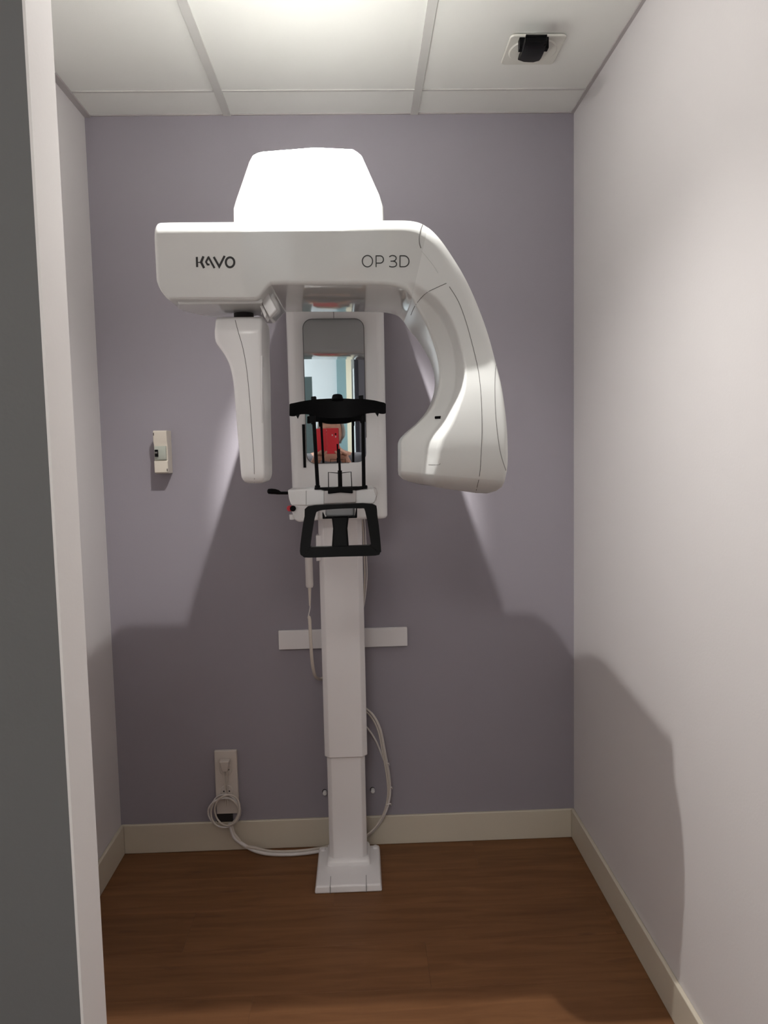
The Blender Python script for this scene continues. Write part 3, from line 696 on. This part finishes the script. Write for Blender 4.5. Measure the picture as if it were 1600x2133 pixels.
box('leaf', .275, .672, -5.02, -4.98, .01, 2.065, M['slate'], od, .002); box('edge_strip', .238, .275, -5.025, -4.975, .01, 2.065, M['navy'], od, .002)
cyl('handle', (.34, -4.98, 1.03), (0, 1, 0), .011, .011, .045, M['steel'], od, 16); cyl('handle_bar', (.335, -4.937, 1.03), (1, 0, 0), .009, .009, .11, M['steel'], od, 16)
ct = thing('low_counter', (.1, -6.2, 0), 'low blue grey counter in the corridor behind the viewer', 'counter')
box('body', .02, .25, -6.5, -6.05, 0, 1.0, M['slate'], ct, .004); box('worktop', .0, .26, -6.52, -6.03, 1.0, 1.03, M['teal'], ct, .004)

# ------------------------------------------------------------------ the person taking the picture, seen in the mirror
HX, HY, HZ = -.050, -2.80, 1.372
person = thing('person', (HX, HY-.05, 0), 'grey haired person in a grey jumper holding up a red phone, seen in the mirror', 'person')
def skin(name, nodes, edges, m, parent, sub=2):
    me = bpy.data.meshes.new(name); off = origin(parent)
    me.from_pydata([Vector(p)-off for p, r in nodes], edges, []); o = bpy.data.objects.new(name, me); COL.objects.link(o); o.parent = parent
    me.materials.append(m); md = o.modifiers.new('skin', 'SKIN'); md.use_smooth_shade = True
    for v, (p, r) in zip(me.skin_vertices[0].data, nodes): v.radius = r if isinstance(r, tuple) else (r, r); v.use_root = False
    me.skin_vertices[0].data[0].use_root = True
    s = o.modifiers.new('sub', 'SUBSURF'); s.levels = sub; s.render_levels = sub
    return o
bx, by = HX, HY-.05
arms = []
N = [((bx, by, .82), (.135, .10)), ((bx, by, .95), (.125, .095)), ((bx, by, 1.08), (.135, .10)), ((bx, by, 1.19), (.13, .09)), ((bx, by+.005, 1.245), (.06, .055)), ((bx, by+.02, 1.30), .047), ((bx, by+.035, 1.36), .055)]
E_ = [(0, 1), (1, 2), (2, 3), (3, 4), (4, 5), (5, 6)]
clothN = list(N[:4]); clothE = [(0, 1), (1, 2), (2, 3)]
trN = [N[0]]; trE = []
PX, PYp, PZc = -.037, -2.512, 1.363
for s, wx in ((-1, -.135), (1, .012)):
    i = len(N); sx = bx+s*.165
    hand = Vector((wx+s*.018, -2.565, 1.205))
    add = [((sx, by, 1.20), .05), ((sx+s*.01, by+.05, .98), .042), ((hand.x, hand.y, hand.z), .028), ((wx, -2.54, 1.235), .030), ((wx-s*.004, -2.532, 1.262), .026)]
    N += add; E_ += [(3, i), (i, i+1), (i+1, i+2), (i+2, i+3), (i+3, i+4)]
    for q in range(4):                  # fingers curl up over the front of the case
        fx_ = wx-s*(.028-.016*q); zq = 1.262+(.0, .006, .004, -.006)[q]
        j = len(N); N += [((fx_, -2.523, zq-.012), .0085), ((fx_, -2.502, zq-.022+.004*q), .0085), ((fx_-s*.012, -2.4995, zq-.004), .0075), ((fx_-s*.022, -2.500, zq+.006), .0065)]
        E_ += [(i+4, j), (j, j+1), (j+1, j+2), (j+2, j+3)]
    j = len(N); N += [((wx-s*.02, -2.545, 1.275), .010), ((wx-s*.034, -2.535, 1.30), .009), ((wx-s*.042, -2.533, 1.322), .008)]; E_ += [(i+4, j), (j, j+1), (j+1, j+2)]
    i2 = len(clothN); clothN += [(add[0][0], .062), (add[1][0], .054), (tuple(lerp(Vector(add[1][0]), hand, .82)), .040)]; clothE += [(3, i2), (i2, i2+1), (i2+1, i2+2)]
    j = len(N); lx = bx+s*.09
    leg = [((lx, by, .74), .085), ((lx, by+.01, .43), .058), ((lx, by-.01, .09), .040), ((lx, by+.06, .035), .034), ((lx+s*.01, by+.14, .026), .026)]
    N += leg; E_ += [(0, j), (j, j+1), (j+1, j+2), (j+2, j+3), (j+3, j+4)]
    j = len(trN); trN += [(leg[0][0], .098), (leg[1][0], .075), ((lx, by-.01, .10), .062)]; trE += [(0, j), (j, j+1), (j+1, j+2)]
body = skin('body', N, E_, M['skin'], person)
skin('jumper', [(p, (r[0]+.018, r[1]+.018) if isinstance(r, tuple) else r) for p, r in clothN], clothE, M['sweater'], person)
trN[0] = (trN[0][0], (.15, .115)); skin('trousers', trN, trE, M['trouser'], person)
for s in (-1, 1):
    bm = bmesh.new(); bmesh.ops.create_uvsphere(bm, u_segments=20, v_segments=12, radius=1)
    for v in bm.verts: v.co = Vector((bx+s*.095+v.co.x*.048, by+.06+v.co.y*.125, max(0, .04+v.co.z*.05)))
    link('shoe', bm, M['navy'], person)
# head
bm = bmesh.new(); bmesh.ops.create_uvsphere(bm, u_segments=32, v_segments=24, radius=1)
for v in bm.verts:
    x, yy, z = v.co; fw = max(0, yy)
    jaw = 1-.30*smooth01((-z-.1)/.9)
    X = x*.073*jaw; Y = yy*.092*(1-.12*smooth01(-z)) ; Z = z*.112
    g = lambda a, c, s_: math.exp(-((x-a)**2+(z-c)**2)/s_)
    if fw > 0:
        Y += .020*g(0, -.12, .022)*fw + .008*g(0, .02, .010)*fw     # nose
        Y -= .010*(g(.38, .05, .035)+g(-.38, .05, .035))*fw         # eye sockets
        Y += .006*g(0, -.45, .05)*fw + .006*g(0, -.8, .05)*fw        # lips, chin
    v.co = Vector((HX+X, HY+Y, HZ+Z))
hd = link('face', bm, M['skin'], person, sharp=180)
for s in (-1, 1):
    bm = bmesh.new(); bmesh.ops.create_uvsphere(bm, u_segments=14, v_segments=10, radius=.0115); bmesh.ops.translate(bm, verts=bm.verts[:], vec=(HX+s*.029, HY+.074, HZ+.006)); e = link('eye', bm, M['panel'], hd)
    cyl('iris', (HX+s*.029, HY+.0835, HZ+.006), (0, 1, 0), .0055, .004, .003, M['black'], hd, 12)
    bm = bmesh.new(); bmesh.ops.create_uvsphere(bm, u_segments=14, v_segments=10, radius=1)
    for v in bm.verts: v.co = Vector((HX+s*.073+v.co.x*.009, HY-.005+v.co.y*.018, HZ-.005+v.co.z*.030))
    link('ear', bm, M['skin'], hd)
tube('lips', [(HX-.022, HY+.080, HZ-.051), (HX, HY+.094, HZ-.052), (HX+.022, HY+.080, HZ-.051)], .0045, M['maroon'], hd, 8, 4)
bm = bmesh.new(); bmesh.ops.create_uvsphere(bm, u_segments=36, v_segments=24, radius=1)
for v in bm.verts:
    x, yy, z = v.co
    wv = 1+.03*math.sin(9*x+5*z)+.025*math.sin(14*yy+7*x)
    v.co = Vector((HX+x*.090*wv, HY-.014+yy*.104*wv, HZ+.012+z*.118*wv))
dele = [v for v in bm.verts if v.co.y > HY+.045 and v.co.z < HZ+.062 or v.co.z < HZ-.075 or (v.co.y > HY+.0 and v.co.z < HZ-.04)]
bmesh.ops.delete(bm, geom=dele, context='VERTS')
hr = link('hair', bm, M['hair'], person, sharp=180)
so_ = hr.modifiers.new('thick', 'SOLIDIFY'); so_.thickness = .012; so_.offset = -1
# phone in an open red case
ph = thing('smartphone', (-.075, PYp, 1.25), 'smartphone in an open red case held up by the person', 'phone')
box('phone_body', -.082, -.010, PYp-.010, PYp-.002, 1.252, 1.402, M['black'], ph, .003)
box('back_cover', -.084, -.012, PYp-.002, PYp, 1.250, 1.404, M['redcase'], ph, .0008)
bm = bmesh.new()
add_prism(bm, [Vector((-.085, PYp-.001, 1.252)), Vector((-.152, PYp+.004, 1.253)), Vector((-.152, PYp+.004, 1.402)), Vector((-.085, PYp-.001, 1.403))], [Vector((-.085, PYp-.004, 1.252)), Vector((-.152, PYp+.001, 1.253)), Vector((-.152, PYp+.001, 1.402)), Vector((-.085, PYp-.004, 1.403))])
link('case_flap', bm, M['redcase'], ph, smooth=False)
cyl('lens', (-.030, PYp, 1.368), (0, 1, 0), .0055, .005, .0015, M['black'], ph, 16)
cyl('flash', (-.050, PYp, 1.362), (0, 1, 0), .004, .004, .001, M['panel'], ph, 12)
cyl('lens', (-.030, PYp, 1.352), (0, 1, 0), .004, .004, .001, M['panel'], ph, 12)
